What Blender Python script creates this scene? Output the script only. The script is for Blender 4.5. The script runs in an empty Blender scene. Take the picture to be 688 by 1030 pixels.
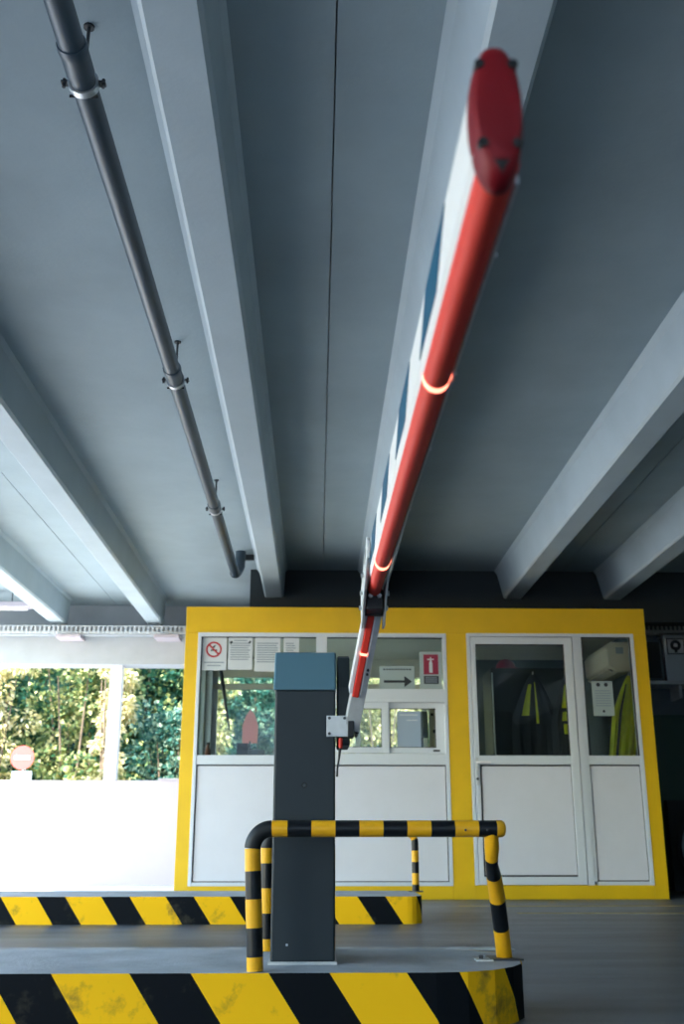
import bpy, bmesh, math, random
from mathutils import Vector, Matrix

R = math.radians
S = bpy.context.scene
C = S.collection
random.seed(7)

# ------------------------------------------------------------------ camera
cam_d = bpy.data.cameras.new('camera')
cam = bpy.data.objects.new('camera', cam_d)
C.objects.link(cam)
cam.location = (0, 0, 0.525)
cam.rotation_euler = (R(90 + 17.6), 0, R(-1.4))
cam_d.sensor_fit = 'VERTICAL'
cam_d.sensor_height = 36.0
cam_d.lens = 36.0 * 1022 / 1030
cam_d.dof.use_dof = True
cam_d.dof.focus_distance = 3.6
cam_d.dof.aperture_fstop = 4.5
cam_d.clip_end = 300
S.camera = cam

# ------------------------------------------------------------------ sky, sun, exposure
W = bpy.data.worlds.new('sky'); S.world = W
W.use_nodes = True
wn = W.node_tree
sky = wn.nodes.new('ShaderNodeTexSky')
sky.sky_type = 'NISHITA'
sky.sun_disc = False
sky.sun_elevation = R(42)
sky.sun_rotation = R(215)
sky.air_density = 1.6
sky.dust_density = 0.4
sky.ozone_density = 3.0
wn.links.new(sky.outputs[0], wn.nodes['Background'].inputs[0])
wn.nodes['Background'].inputs[1].default_value = 0.42

sun_d = bpy.data.lights.new('sun', 'SUN')
sun_d.energy = 8.0
sun_d.angle = R(1.0)
sun_d.color = (1.0, 0.95, 0.89)
sun = bpy.data.objects.new('sun', sun_d); C.objects.link(sun)
sun.rotation_euler = Vector((0.42, 0.62, -0.66)).to_track_quat('-Z', 'Y').to_euler()

S.view_settings.view_transform = 'Standard'
S.view_settings.look = 'None'
S.view_settings.gamma = 1.0
S.view_settings.use_curve_mapping = False
S.view_settings.exposure = 1.55
S.cycles.use_denoising = True
S.cycles.max_bounces = 10
S.cycles.diffuse_bounces = 6
S.cycles.transparent_max_bounces = 16
S.cycles.sample_clamp_indirect = 8.0
S.cycles.caustics_reflective = False
S.cycles.caustics_refractive = False

# ------------------------------------------------------------------ materials
MATS = {}
def mat(name, col, rough=0.6, metal=0.0, var=0.0, vscale=6.0, bump=0.0, bscale=80.0, spec=0.5, stretch=None, dirt=None):
    if name in MATS: return MATS[name]
    m = bpy.data.materials.new(name); m.use_nodes = True
    n = m.node_tree.nodes; l = m.node_tree.links
    b = n['Principled BSDF']
    b.inputs['Base Color'].default_value = (*col, 1)
    b.inputs['Roughness'].default_value = rough
    b.inputs['Metallic'].default_value = metal
    b.inputs['Specular IOR Level'].default_value = spec
    tc = n.new('ShaderNodeTexCoord')
    src = tc.outputs['Object']
    if stretch:
        mp = n.new('ShaderNodeMapping'); mp.inputs['Scale'].default_value = stretch
        l.new(src, mp.inputs['Vector']); src = mp.outputs[0]
    if var > 0:
        t = n.new('ShaderNodeTexNoise'); t.inputs['Scale'].default_value = vscale
        t.inputs['Detail'].default_value = 6; t.inputs['Roughness'].default_value = 0.6
        l.new(src, t.inputs['Vector'])
        r = n.new('ShaderNodeValToRGB')
        r.color_ramp.elements[0].position = 0.3; r.color_ramp.elements[1].position = 0.72
        d = dirt or tuple(c * (1 - var) for c in col)
        r.color_ramp.elements[0].color = (*d, 1)
        r.color_ramp.elements[1].color = (*tuple(min(1, c * (1 + var * 0.5)) for c in col), 1)
        l.new(t.outputs['Fac'], r.inputs[0]); l.new(r.outputs[0], b.inputs['Base Color'])
    if bump > 0:
        t2 = n.new('ShaderNodeTexNoise'); t2.inputs['Scale'].default_value = bscale; t2.inputs['Detail'].default_value = 4
        l.new(src, t2.inputs['Vector'])
        bp = n.new('ShaderNodeBump'); bp.inputs['Strength'].default_value = bump; bp.inputs['Distance'].default_value = 0.01
        l.new(t2.outputs['Fac'], bp.inputs['Height']); l.new(bp.outputs[0], b.inputs['Normal'])
    MATS[name] = m
    return m

def stripe_mat(name, ca, cb, period, duty, slant, phase, rough=0.55, wear=0.25, wscale=14.0, chip=None, spec=0.08):
    """painted two-colour bands running along the u coordinate of the mesh"""
    m = bpy.data.materials.new(name); m.use_nodes = True
    n = m.node_tree.nodes; l = m.node_tree.links
    b = n['Principled BSDF']; b.inputs['Roughness'].default_value = rough
    b.inputs['Specular IOR Level'].default_value = spec
    uv = n.new('ShaderNodeUVMap'); sp = n.new('ShaderNodeSeparateXYZ'); l.new(uv.outputs[0], sp.inputs[0])
    def math_(op, a, c):
        q = n.new('ShaderNodeMath'); q.operation = op
        for i, v in enumerate((a, c)):
            if isinstance(v, (int, float)): q.inputs[i].default_value = v
            else: l.new(v, q.inputs[i])
        return q.outputs[0]
    s = math_('MULTIPLY', sp.outputs[1], slant)
    u = math_('ADD', sp.outputs[0], s)
    u = math_('ADD', u, phase)
    u = math_('DIVIDE', u, period)
    u = math_('FRACT', u, 0.0)
    k = math_('LESS_THAN', u, duty)
    tc = n.new('ShaderNodeTexCoord')
    t = n.new('ShaderNodeTexNoise'); t.inputs['Scale'].default_value = wscale; t.inputs['Detail'].default_value = 8
    t.inputs['Roughness'].default_value = 0.65
    l.new(tc.outputs['Object'], t.inputs['Vector'])
    mx = n.new('ShaderNodeMix'); mx.data_type = 'RGBA'
    l.new(k, mx.inputs[0]); mx.inputs[6].default_value = (*cb, 1); mx.inputs[7].default_value = (*ca, 1)
    # wear: darker smudges and scuffs
    r = n.new('ShaderNodeMapRange'); r.inputs[1].default_value = 0.56; r.inputs[2].default_value = 0.74
    r.inputs[3].default_value = 0.0; r.inputs[4].default_value = wear; l.new(t.outputs['Fac'], r.inputs[0])
    mx2 = n.new('ShaderNodeMix'); mx2.data_type = 'RGBA'
    l.new(r.outputs[0], mx2.inputs[0]); l.new(mx.outputs[2], mx2.inputs[6]); mx2.inputs[7].default_value = (*(chip or (0.06, 0.055, 0.04)), 1)
    l.new(mx2.outputs[2], b.inputs['Base Color'])
    bp = n.new('ShaderNodeBump'); bp.inputs['Strength'].default_value = 0.25; bp.inputs['Distance'].default_value = 0.004
    l.new(t.outputs['Fac'], bp.inputs['Height']); l.new(bp.outputs[0], b.inputs['Normal'])
    return m

def glass_mat(name, tint, refl=0.08):
    m = bpy.data.materials.new(name); m.use_nodes = True
    n = m.node_tree.nodes; l = m.node_tree.links
    n.remove(n['Principled BSDF'])
    tr = n.new('ShaderNodeBsdfTransparent'); tr.inputs[0].default_value = (*tint, 1)
    gl = n.new('ShaderNodeBsdfGlossy'); gl.inputs['Roughness'].default_value = 0.02
    fr = n.new('ShaderNodeFresnel'); fr.inputs[0].default_value = 1.5
    mx = n.new('ShaderNodeMixShader')
    l.new(fr.outputs[0], mx.inputs[0]); l.new(tr.outputs[0], mx.inputs[1]); l.new(gl.outputs[0], mx.inputs[2])
    l.new(mx.outputs[0], n['Material Output'].inputs[0])
    return m

def emit_mat(name, col, strength):
    m = bpy.data.materials.new(name); m.use_nodes = True
    b = m.node_tree.nodes['Principled BSDF']
    b.inputs['Base Color'].default_value = (*col, 1)
    b.inputs['Emission Color'].default_value = (*col, 1)
    b.inputs['Emission Strength'].default_value = strength
    return m

def leaf_mat(name, ca, cb, cc):
    m = bpy.data.materials.new(name); m.use_nodes = True
    n = m.node_tree.nodes; l = m.node_tree.links
    b = n['Principled BSDF']; b.inputs['Roughness'].default_value = 0.45
    g = n.new('ShaderNodeNewGeometry'); r = n.new('ShaderNodeValToRGB')
    e = r.color_ramp.elements
    e[0].color = (*ca, 1); e[1].color = (*cc, 1)
    x = e.new(0.55); x.color = (*cb, 1)
    l.new(g.outputs['Random Per Island'], r.inputs[0])
    l.new(r.outputs[0], b.inputs['Base Color'])
    tl = n.new('ShaderNodeBsdfTranslucent'); l.new(r.outputs[0], tl.inputs[0])
    mx = n.new('ShaderNodeMixShader'); mx.inputs[0].default_value = 0.42
    l.new(b.outputs[0], mx.inputs[1]); l.new(tl.outputs[0], mx.inputs[2])
    l.new(mx.outputs[0], n['Material Output'].inputs[0])
    return m

YEL = (0.82, 0.50, 0.004)
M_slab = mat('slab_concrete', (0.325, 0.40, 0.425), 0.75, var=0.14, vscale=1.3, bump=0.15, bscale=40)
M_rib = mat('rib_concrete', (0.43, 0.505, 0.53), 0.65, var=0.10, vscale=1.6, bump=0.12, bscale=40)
M_floor = mat('asphalt', (0.115, 0.130, 0.152), 0.40, var=0.60, vscale=2.2, bump=0.35, bscale=160, stretch=(0.35, 1.6, 1))
M_ground = mat('outer_ground', (0.68, 0.68, 0.66), 0.9, var=0.15, vscale=0.5)
M_wallwhite = mat('white_wall_paint', (0.52, 0.46, 0.49), 0.7, var=0.06, vscale=2)
M_lintel = mat('lintel_concrete', (0.44, 0.46, 0.475), 0.8, var=0.1, vscale=3)
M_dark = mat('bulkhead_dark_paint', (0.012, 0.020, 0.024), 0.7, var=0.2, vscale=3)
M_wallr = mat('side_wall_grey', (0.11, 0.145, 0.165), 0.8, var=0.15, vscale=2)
M_yel = mat('booth_yellow_paint', YEL, 0.42, var=0.08, vscale=3)
M_alu = mat('white_aluminium', (0.66, 0.70, 0.745), 0.35)
M_panel = mat('white_panel', (0.70, 0.71, 0.77), 0.4, var=0.03, vscale=5)
M_gasket = mat('gasket_black', (0.02, 0.025, 0.03), 0.6)
M_cream = mat('booth_inner_cream', (0.74, 0.70, 0.58), 0.7)
M_glass = glass_mat('window_glass', (0.90, 0.95, 0.93))
M_cab = mat('cabinet_slate', (0.020, 0.029, 0.036), 0.45, spec=0.3, var=0.10, vscale=3)
M_hood_lit = mat('cabinet_hood_lit_slope', (0.085, 0.175, 0.235), 0.36)  # lighter, bluer than the body: light on the slope put into the colour
M_metal = mat('galvanised_steel', (0.62, 0.64, 0.65), 0.38, metal=0.85, var=0.15, vscale=30)
M_plate = mat('aluminium_plate', (0.60, 0.62, 0.63), 0.45, metal=0.3, var=0.1, vscale=40)
M_bolt = mat('dark_bolt', (0.06, 0.065, 0.07), 0.4, metal=0.6)
M_red = mat('red_rubber', (0.76, 0.050, 0.034), 0.5, spec=0.25)
M_cap = mat('red_end_cap', (0.17, 0.003, 0.008), 0.5, spec=0.25)
M_white = mat('boom_white', (0.80, 0.77, 0.78), 0.4)
M_blue = mat('boom_blue_tape', (0.004, 0.075, 0.15), 0.5, spec=0.2)
M_pipe = mat('drain_pipe_grey', (0.042, 0.066, 0.088), 0.38, var=0.1, vscale=4)
M_black = mat('black_plastic', (0.008, 0.010, 0.012), 0.5, spec=0.35)
M_islandtop = mat('island_concrete', (0.38, 0.41, 0.44), 0.6, var=0.30, vscale=5, bump=0.3, bscale=90)
M_bounce_apron = mat('bounce_apron_pale', (0.74, 0.72, 0.66), 0.8, var=0.1, vscale=3)
M_paper = mat('paper_white', (0.62, 0.66, 0.68), 0.7)
M_print = mat('paper_print_grey', (0.27, 0.33, 0.38), 0.7)
M_bluesheet = mat('blue_grey_sheet', (0.34, 0.43, 0.54), 0.6)
M_pinkpad = mat('pink_red_board', (0.90, 0.30, 0.30), 0.5)
M_ink = mat('black_ink', (0.015, 0.022, 0.03), 0.6)
M_signred = mat('sign_red', (0.46, 0.02, 0.03), 0.5)
M_crimson = mat('sign_crimson', (0.30, 0.025, 0.06), 0.5)
M_signglass = mat('sign_pale_green', (0.36, 0.44, 0.44), 0.5)
M_hiviz = mat('hi_vis_yellow', (0.62, 0.66, 0.02), 0.7, var=0.2, vscale=12)
M_navy = mat('dark_fabric', (0.012, 0.018, 0.028), 0.85, var=0.3, vscale=20)
M_locker = mat('dark_locker', (0.010, 0.016, 0.019), 0.55)
M_ac = mat('ac_cream', (0.80, 0.71, 0.56), 0.5)
M_trunk = mat('bark', (0.16, 0.12, 0.08), 0.9, var=0.3, vscale=10)
M_tray = mat('tray_zinc', (0.55, 0.59, 0.61), 0.45, metal=0.4)
M_lineyel = mat('worn_yellow_line', (0.36, 0.31, 0.15), 0.7, var=0.4, vscale=9)
M_linewht = mat('worn_white_line', (0.42, 0.43, 0.43), 0.7, var=0.5, vscale=7, dirt=(0.17, 0.18, 0.19))
M_green = mat('dark_green_panel', (0.010, 0.055, 0.045), 0.5)
M_box = mat('pale_metal_box', (0.62, 0.69, 0.73), 0.3, metal=0.2)
M_brown = mat('brown_wood', (0.20, 0.06, 0.03), 0.6)
M_pink = mat('red_disc_paint', (0.72, 0.07, 0.06), 0.5)
M_earth = mat('bank_undergrowth', (0.008, 0.022, 0.014), 1.0, var=0.5, vscale=3, spec=0.0)
M_kerb = stripe_mat('kerb_yellow_black', (0.96, 0.53, 0.010), (0.004, 0.006, 0.009), 0.393, 0.56, 0.69, 0.0, 0.6, 0.85, 7.0)
M_tube = stripe_mat('tube_yellow_black', (0.80, 0.40, 0.012), (0.006, 0.008, 0.011), 0.143, 0.5, 0.0, 0.0, 0.32, 0.15, 25.0, spec=0.3)
M_capyel = mat('tube_yellow', (0.80, 0.40, 0.012), 0.32)
M_led = emit_mat('led_glow', (1.0, 0.22, 0.14), 1.6)
M_leaf = [leaf_mat('leaf_deep_green', (0.014, 0.09, 0.06), (0.06, 0.20, 0.11), (0.50, 0.52, 0.18)),
          leaf_mat('leaf_mid_green', (0.03, 0.13, 0.07), (0.30, 0.36, 0.12), (0.78, 0.70, 0.36)),
          leaf_mat('leaf_pale_straw', (0.22, 0.26, 0.09), (0.72, 0.62, 0.30), (0.88, 0.80, 0.58)),
          leaf_mat('leaf_blue_green', (0.012, 0.085, 0.07), (0.07, 0.22, 0.17), (0.42, 0.52, 0.36))]

# ------------------------------------------------------------------ mesh helpers
class MB:
    def __init__(s): s.v = []; s.f = []; s.uv = []
    def add(s, vs, fs, uvs=None):
        o = len(s.v); s.v += [tuple(v) for v in vs]
        for i, f in enumerate(fs):
            s.f.append(tuple(o + k for k in f))
            s.uv.append(uvs[i] if uvs else [(0, 0)] * len(f))
        return s
    def box(s, x0, x1, y0, y1, z0, z1):
        v = [(x, y, z) for z in (z0, z1) for y in (y0, y1) for x in (x0, x1)]
        return s.add(v, [(0, 2, 3, 1), (4, 5, 7, 6), (0, 1, 5, 4), (2, 6, 7, 3), (0, 4, 6, 2), (1, 3, 7, 5)])
    def prism(s, pts, axis, a, b):
        """closed 2D outline extruded along an axis; pts are the other two coordinates in order"""
        def P(p, t):
            return {'x': (t, p[0], p[1]), 'y': (p[0], t, p[1]), 'z': (p[0], p[1], t)}[axis]
        n = len(pts)
        v = [P(p, a) for p in pts] + [P(p, b) for p in pts]
        f = [tuple(range(n))[::-1], tuple(range(n, 2 * n))] + [(i, (i + 1) % n, n + (i + 1) % n, n + i) for i in range(n)]
        return s.add(v, f)
    def cyl(s, c, r, h, axis='z', n=16, r2=None):
        r2 = r if r2 is None else r2
        def P(a, rr, t):
            q = (rr * math.cos(a), rr * math.sin(a))
            return {'z': (c[0] + q[0], c[1] + q[1], c[2] + t), 'x': (c[0] + t, c[1] + q[0], c[2] + q[1]),
                    'y': (c[0] + q[0], c[1] + t, c[2] + q[1])}[axis]
        A = [2 * math.pi * i / n for i in range(n)]
        v = [P(a, r, 0) for a in A] + [P(a, r2, h) for a in A]
        f = [tuple(range(n))[::-1], tuple(range(n, 2 * n))] + [(i, (i + 1) % n, n + (i + 1) % n, n + i) for i in range(n)]
        return s.add(v, f)
    def tube(s, path, r, n=14, cap=True, u0=0.0, us=1.0):
        P = [Vector(p) for p in path]
        rs = r if isinstance(r, (list, tuple)) else [r] * len(P)
        rings = []; L = [u0]
        for i in range(1, len(P)): L.append(L[-1] + (P[i] - P[i - 1]).length * us)
        up = None
        for i, p in enumerate(P):
            t = ((P[min(i + 1, len(P) - 1)] - P[max(i - 1, 0)])).normalized()
            if up is None:
                up = Vector((0, 0, 1)) if abs(t.z) < 0.9 else Vector((0, 1, 0))
            a = (up - t * up.dot(t)).normalized(); up = a
            b = t.cross(a)
            rings.append([p + (a * math.cos(2 * math.pi * k / n) + b * math.sin(2 * math.pi * k / n)) * rs[i] for k in range(n)])
        v = [q for rg in rings for q in rg]; f = []; uv = []
        for i in range(len(P) - 1):
            for k in range(n):
                k2 = (k + 1) % n
                f.append((i * n + k, i * n + k2, (i + 1) * n + k2, (i + 1) * n + k))
                uv.append([(L[i], k / n), (L[i], (k + 1) / n), (L[i + 1], (k + 1) / n), (L[i + 1], k / n)])
        if cap:
            f.append(tuple(range(n))[::-1]); uv.append([(L[0], 0)] * n)
            f.append(tuple((len(P) - 1) * n + k for k in range(n))); uv.append([(L[-1], 0)] * n)
        return s.add(v, f, uv)
    def build(s, name, m, parent=None, smooth=False, bevel=0.0, loc=None):
        me = bpy.data.meshes.new(name)
        me.from_pydata(s.v, [], s.f)
        ul = me.uv_layers.new(name='UVMap')
        flat = [c for u in s.uv for q in u for c in q]
        ul.data.foreach_set('uv', flat)
        bm = bmesh.new(); bm.from_mesh(me)
        bmesh.ops.recalc_face_normals(bm, faces=bm.faces)
        bm.to_mesh(me); bm.free()
        if smooth:
            me.polygons.foreach_set('use_smooth', [True] * len(me.polygons))
        me.materials.append(m)
        o = bpy.data.objects.new(name, me); C.objects.link(o)
        if parent is not None:
            o.parent = parent
        if loc is not None: o.location = loc
        if bevel > 0:
            b = o.modifiers.new('bevel', 'BEVEL'); b.width = bevel; b.segments = 2; b.limit_method = 'ANGLE'; b.angle_limit = R(40)
        if smooth:
            e = o.modifiers.new('split', 'EDGE_SPLIT'); e.split_angle = R(40)
        return o

def box(name, m, parent, x0, x1, y0, y1, z0, z1, bevel=0.0):
    return MB().box(x0, x1, y0, y1, z0, z1).build(name, m, parent, bevel=bevel)

def tag(o, label, cat, group=None):
    o['label'] = label; o['category'] = cat
    if group: o['group'] = group
    return o
def struct(o, label=None, cat=None):
    o['kind'] = 'structure'
    if label: o['label'] = label
    if cat: o['category'] = cat
    return o
def thing(name, label, cat, loc=(0, 0, 0), group=None):
    """an Empty at the base of the thing; parts are modelled in world coordinates and re-based onto it"""
    e = bpy.data.objects.new(name, None); C.objects.link(e)
    e.empty_display_size = 0.1
    e.location = loc
    return tag(e, label, cat, group)
def rebase(root):
    """parts were modelled in world space: undo the root's own offset once"""
    off = Vector(root.location)
    for ch in root.children:
        ch.location = Vector(ch.location) - off

# ------------------------------------------------------------------ ground and floor
fl = box('floor', M_floor, None, -4.4, 4.9, -4.2, 12.0, -0.12, 0.0)
struct(fl, 'worn dark grey asphalt lane floor of the garage', 'floor')
ap = box('floor_bounce_apron', M_bounce_apron, None, -4.4, -1.25, 7.4, 11.5, -0.01, 0.012)  # added pale surface that reflects daylight up to the far left ceiling
struct(ap, 'pale apron behind the far kerb added to bounce light onto the ceiling', 'floor')
rd = box('ground_low_bounce', M_floor, None, -60, -4.4, -60, 4.6, -0.3, -0.02)  # unseen dark ground, added so less light bounces to the near ceiling
struct(rd, 'unseen dark ground added outside the left side to lessen bounced light', 'ground')
gr = MB().box(-60, -4.4, 4.6, 80, -0.3, -0.02).box(4.9, 60, -60, 80, -0.3, -0.02).box(-4.4, 4.9, -60, -4.2, -0.3, -0.02).box(-4.4, 4.9, 12.0, 80, -0.3, -0.02).build('ground', M_ground)
struct(gr, 'pale sunlit paving around the open garage', 'ground')
ln = box('trim_1', M_lineyel, None, 1.25, 4.5, 7.55, 7.62, -0.01, 0.003)
struct(ln, 'worn yellow line painted on the floor in front of the door', 'floor line'); ln.rotation_euler.z = R(-1.2)
ln = box('trim_2', M_lineyel, None, 1.10, 4.5, 8.25, 8.33, -0.01, 0.003)
struct(ln, 'second faint yellow line on the floor close to the booth sill', 'floor line')
ln = box('trim_3', M_linewht, None, -4.0, 0.95, 5.22, 5.34, -0.01, 0.003)
struct(ln, 'worn white lane line on the floor between the two kerb islands', 'floor line')

# ------------------------------------------------------------------ ceiling: slab panels with seams, downstand ribs
ceil = bpy.data.objects.new('ceiling', None); C.objects.link(ceil)
struct(ceil, 'grey concrete ribbed ceiling slab with long downstand beams', 'ceiling')
SEAMS = [-4.4, -2.35, 0.048, 2.46, 4.9]
ZS = 3.08
for a, b in zip(SEAMS[:-1], SEAMS[1:]):
    m = MB()
    g = 0.003
    m.prism([(a + g, ZS), (b - g, ZS), (b - g, ZS + 0.24), (a + g, ZS + 0.24)], 'y', -4.2, 12.0)
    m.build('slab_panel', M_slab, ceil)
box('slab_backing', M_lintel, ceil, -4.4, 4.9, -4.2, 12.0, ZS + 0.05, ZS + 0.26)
def rib(xc, y1):
    w, tp, dp, ch = 0.095, 0.055, 0.29, 0.016
    zb = ZS - dp
    pts = [(xc - w - tp - 0.03, ZS + 0.002), (xc - w - tp, ZS - 0.04), (xc - w, zb + ch), (xc - w + ch, zb),
           (xc + w - ch, zb), (xc + w, zb + ch), (xc + w + 0.012, ZS - 0.03), (xc + w + 0.035, ZS + 0.002)]
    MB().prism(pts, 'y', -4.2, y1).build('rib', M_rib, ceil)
for xc, y1 in [(-4.24, 11.4), (-2.92, 11.4), (-1.835, 11.4), (-0.437, 10.0), (0.58, 10.0), (1.97, 10.0), (2.985, 10.0), (4.38, 10.0)]:
    rib(xc, y1)

# ------------------------------------------------------------------ back walls
pw = box('wall_back', M_wallwhite, None, -4.4, 1.6, 11.5, 11.7, -0.02, 1.085)
struct(pw, 'low white parapet wall under the open garage side', 'wall')
cp = box('parapet_coping', M_wallwhite, pw, -1.72, 1.6, 11.46, 11.74, 1.085, 1.105)
lt = box('trim_4', M_lintel, None, -4.4, 1.6, 11.45, 11.75, 2.345, 2.655)
struct(lt, 'grey concrete lintel beam above the open side', 'lintel')
for xc in (-2.92, -1.835):
    box('corbel', M_wallwhite, lt, xc + 0.02, xc + 0.30, 11.20, 11.45, 2.600, 2.642, 0.008)
uw = box('wall_back_upper', M_lintel, None, -4.4, 1.6, 11.75, 11.9, 2.655, ZS)
struct(uw, 'grey wall strip between ceiling ribs above the lintel', 'wall')
pl = box('pillar', M_white, None, -2.33, -2.20, 11.53, 11.66, 1.085, 2.345)
struct(pl, 'slim white pillar between parapet and lintel in the opening', 'pillar')
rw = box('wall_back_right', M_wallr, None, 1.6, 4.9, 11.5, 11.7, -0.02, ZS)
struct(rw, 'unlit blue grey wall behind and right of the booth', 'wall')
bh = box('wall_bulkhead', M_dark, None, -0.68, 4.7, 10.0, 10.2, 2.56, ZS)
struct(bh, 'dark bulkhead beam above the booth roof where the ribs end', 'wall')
up = box('sun_blocker_upper', M_lintel, None, 1.5, 4.9, -4.2, 7.0, ZS + 0.27, 9.0)  # unseen block added to keep sun off the ground at right
struct(up, 'unseen block added above the slab to shade the ground on the right', 'wall')
ob = box('sun_blocker_yard', M_lintel, None, -6.0, 22.0, -18.0, -14.0, -0.3, 8.5)  # unseen block added to keep the yard in blue shade
struct(ob, 'unseen grey block added behind the camera to shade the yard', 'sun blocker')
wl = box('light_stop_left', M_wallr, None, -4.6, -4.4, -4.2, -3.2, -0.02, ZS)  # unseen, added to hold back side light near the camera
struct(wl, 'unseen grey wall added behind the camera to cut light from the left', 'wall')
wf = MB().box(-4.4, -2.2, -4.2, -4.0, -0.02, ZS).box(2.3, 4.9, -4.2, -4.0, -0.02, ZS).build('light_stop_front', M_wallr)  # unseen, added with its opening sized to control light from behind
struct(wf, 'unseen grey wall added behind the camera to limit frontal light', 'wall')
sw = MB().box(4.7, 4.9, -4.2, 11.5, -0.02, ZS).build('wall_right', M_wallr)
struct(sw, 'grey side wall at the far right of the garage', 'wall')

# ------------------------------------------------------------------ kerb islands
def outline(x0, x1, y0, y1, rad, n=5):
    pts = [(x0, y1), (x0, y0)]
    for k in range(n + 1):
        a = -math.pi / 2 + (math.pi / 2) * k / n
        pts.append((x1 - rad + rad * math.cos(a), y0 + rad + rad * math.sin(a)))
    for k in range(n + 1):
        a = (math.pi / 2) * k / n
        pts.append((x1 - rad + rad * math.cos(a), y1 - rad + rad * math.sin(a)))
    return pts
def island(label, x0, x1, y0, y1, h, rad, u_off, grp=None):
    t = thing('traffic_island', label, 'kerb island', ((x0 + x1) / 2, (y0 + y1) / 2, 0))
    pts = outline(x0, x1, y0, y1, rad)
    m = MB(); u = u_off
    n = len(pts)
    for i in range(1, n):
        a = Vector(pts[i]); b = Vector(pts[(i + 1) % n]); L = (b - a).length
        if L < 1e-5: continue
        m.add([(a.x, a.y, 0), (b.x, b.y, 0), (b.x, b.y, h), (a.x, a.y, h)], [(0, 1, 2, 3)],
              [[(u, 0), (u + L * (1.3 if i > 1 else 1.0), 0), (u + L * (1.3 if i > 1 else 1.0), h), (u, h)]])
        u += L * (1.3 if i > 1 else 1.0)
    m.build('kerb_face', M_kerb, t)
    inner = outline(x0, x1, y0 + 0.0, y1, rad)
    tp = MB(); c = Vector((0.5 * (x0 + x1), 0.5 * (y0 + y1)))
    tp.add([(p[0], p[1], h - 0.02) for p in inner] + [(p[0], p[1], h) for p in inner],
           [tuple(range(len(inner), 2 * len(inner)))] + [(i, (i + 1) % len(inner), len(inner) + (i + 1) % len(inner), len(inner) + i) for i in range(len(inner))])
    # shrink the top slab slightly so that the painted face stays outermost
    tp.v = [(c.x + (v[0] - c.x) * 0.9985, c.y + (v[1] - c.y) * 0.995, v[2]) for v in tp.v]
    tp.build('top_surface', M_islandtop, t)
    rebase(t)
    return t
# stripe phase: a yellow band starts at x = -0.55 on the near kerb top, at z = h
island('near kerb island striped yellow and black under the barrier cabinet', -4.0, 0.645, 3.145, 3.79, 0.15, 0.30, 0.1785)
island('far kerb island striped yellow and black in front of the booth', -4.3, 0.665, 6.69, 7.35, 0.16, 0.10, 0.2686)

# ------------------------------------------------------------------ guard rails
def arc(c, r, a0, a1, n, plane='xz', y=0):
    return [(c[0] + r * math.cos(a0 + (a1 - a0) * k / n), y, c[1] + r * math.sin(a0 + (a1 - a0) * k / n)) for k in range(n + 1)]
ZR = 0.541
def guard_rail(label, loc):
    return thing('guard_rail', label, 'guard rail', loc)
g = guard_rail('low bent tubular guard rail striped yellow and black around barrier cabinet', (0.2, 3.2, 0.15))
r_ = 0.024
yf = 3.185
xl = -0.172
lean = -0.016
RB = 0.056
xt = xl + lean
MB().tube([(xl, yf, 0.151), (xl + lean * 0.5, yf, 0.32), (xt, yf, ZR - RB)], r_, 20, u0=0.0371, us=0.143 / 0.156).build('front_post', M_tube, g, smooth=True)
MB().tube([(xt, yf, ZR - RB)] + arc((xt + RB, ZR - RB), RB, math.pi, math.pi / 2, 10, y=yf)[1:], r_ * 1.01, 20).build('rail_elbow', M_black, g, smooth=True)
MB().tube([(xt + RB + k * (0.545 - xt - RB) / 6, yf, ZR) for k in range(7)], r_, 20, u0=0.0245).build('front_rail', M_tube, g, smooth=True)
MB().tube([(0.541, yf, ZR), (0.558, yf, ZR), (0.565, yf, ZR), (0.569, yf, ZR)], [r_ * 1.03, r_ * 1.03, r_ * 0.86, r_ * 0.5], 20).build('rail_end_cap', M_capyel, g, smooth=True)
ps = [(0.598, 3.47, 0.151), (0.585, 3.43, 0.24), (0.566, 3.37, 0.34), (0.553, 3.33, 0.395), (0.532, 3.24, 0.44), (0.528, 3.20, 0.485), (0.526, yf + 0.005, ZR - 0.012)]
m = MB(); m.tube(ps, [0.025, 0.025, 0.025, 0.024, 0.0185, 0.022, 0.022], 20, u0=0.0, us=0.70)
pp = m.build('bent_post', M_tube, g, smooth=True)
pp['label'] = 'dented leaning post'
m = MB()
for bx_ in (0.445, 0.51): MB().cyl((bx_, yf - 0.0245, ZR - 0.004), 0.0035, -0.003, 'y', 10).build('fixing_screw', M_bolt, g)
m = MB().box(0.545, 0.650, 3.42, 3.52, 0.15, 0.156); m.build('base_plate', M_bolt, g)
m = MB().box(0.500, 0.552, 3.40, 3.46, 0.15, 0.155); m.build('base_flange', M_plate, g)
m = MB().cyl((0.518, 3.43, 0.155), 0.007, 0.010, 'z', 6); m.build('anchor_bolt', M_bolt, g)
yb = 3.715
xb = -0.162
MB().tube([(xb, yb, 0.151), (xb - 0.006, yb, ZR - 0.06)], 0.023, 18, u0=0.0377, us=0.89).build('rear_post', M_tube, g, smooth=True)
path = arc((xb - 0.006 + 0.06, ZR - 0.06), 0.06, math.pi, math.pi / 2, 8, y=yb)
path += arc((0.045 - 0.06, ZR - 0.06), 0.06, math.pi / 2, 0, 8, y=yb)
MB().tube([(xb - 0.006, yb, ZR - 0.061)] + path, 0.0232, 18).build('rear_bend', M_black, g, smooth=True)
MB().tube([(0.045, yb, ZR - 0.06), (0.045, yb, 0.151)], 0.023, 18, u0=0.0).build('rear_post', M_tube, g, smooth=True)
rebase(g)
g = guard_rail('distant guard rail post and rail on the far kerb island', (0.3, 7.2, 0.16))
yb = 7.2
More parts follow.
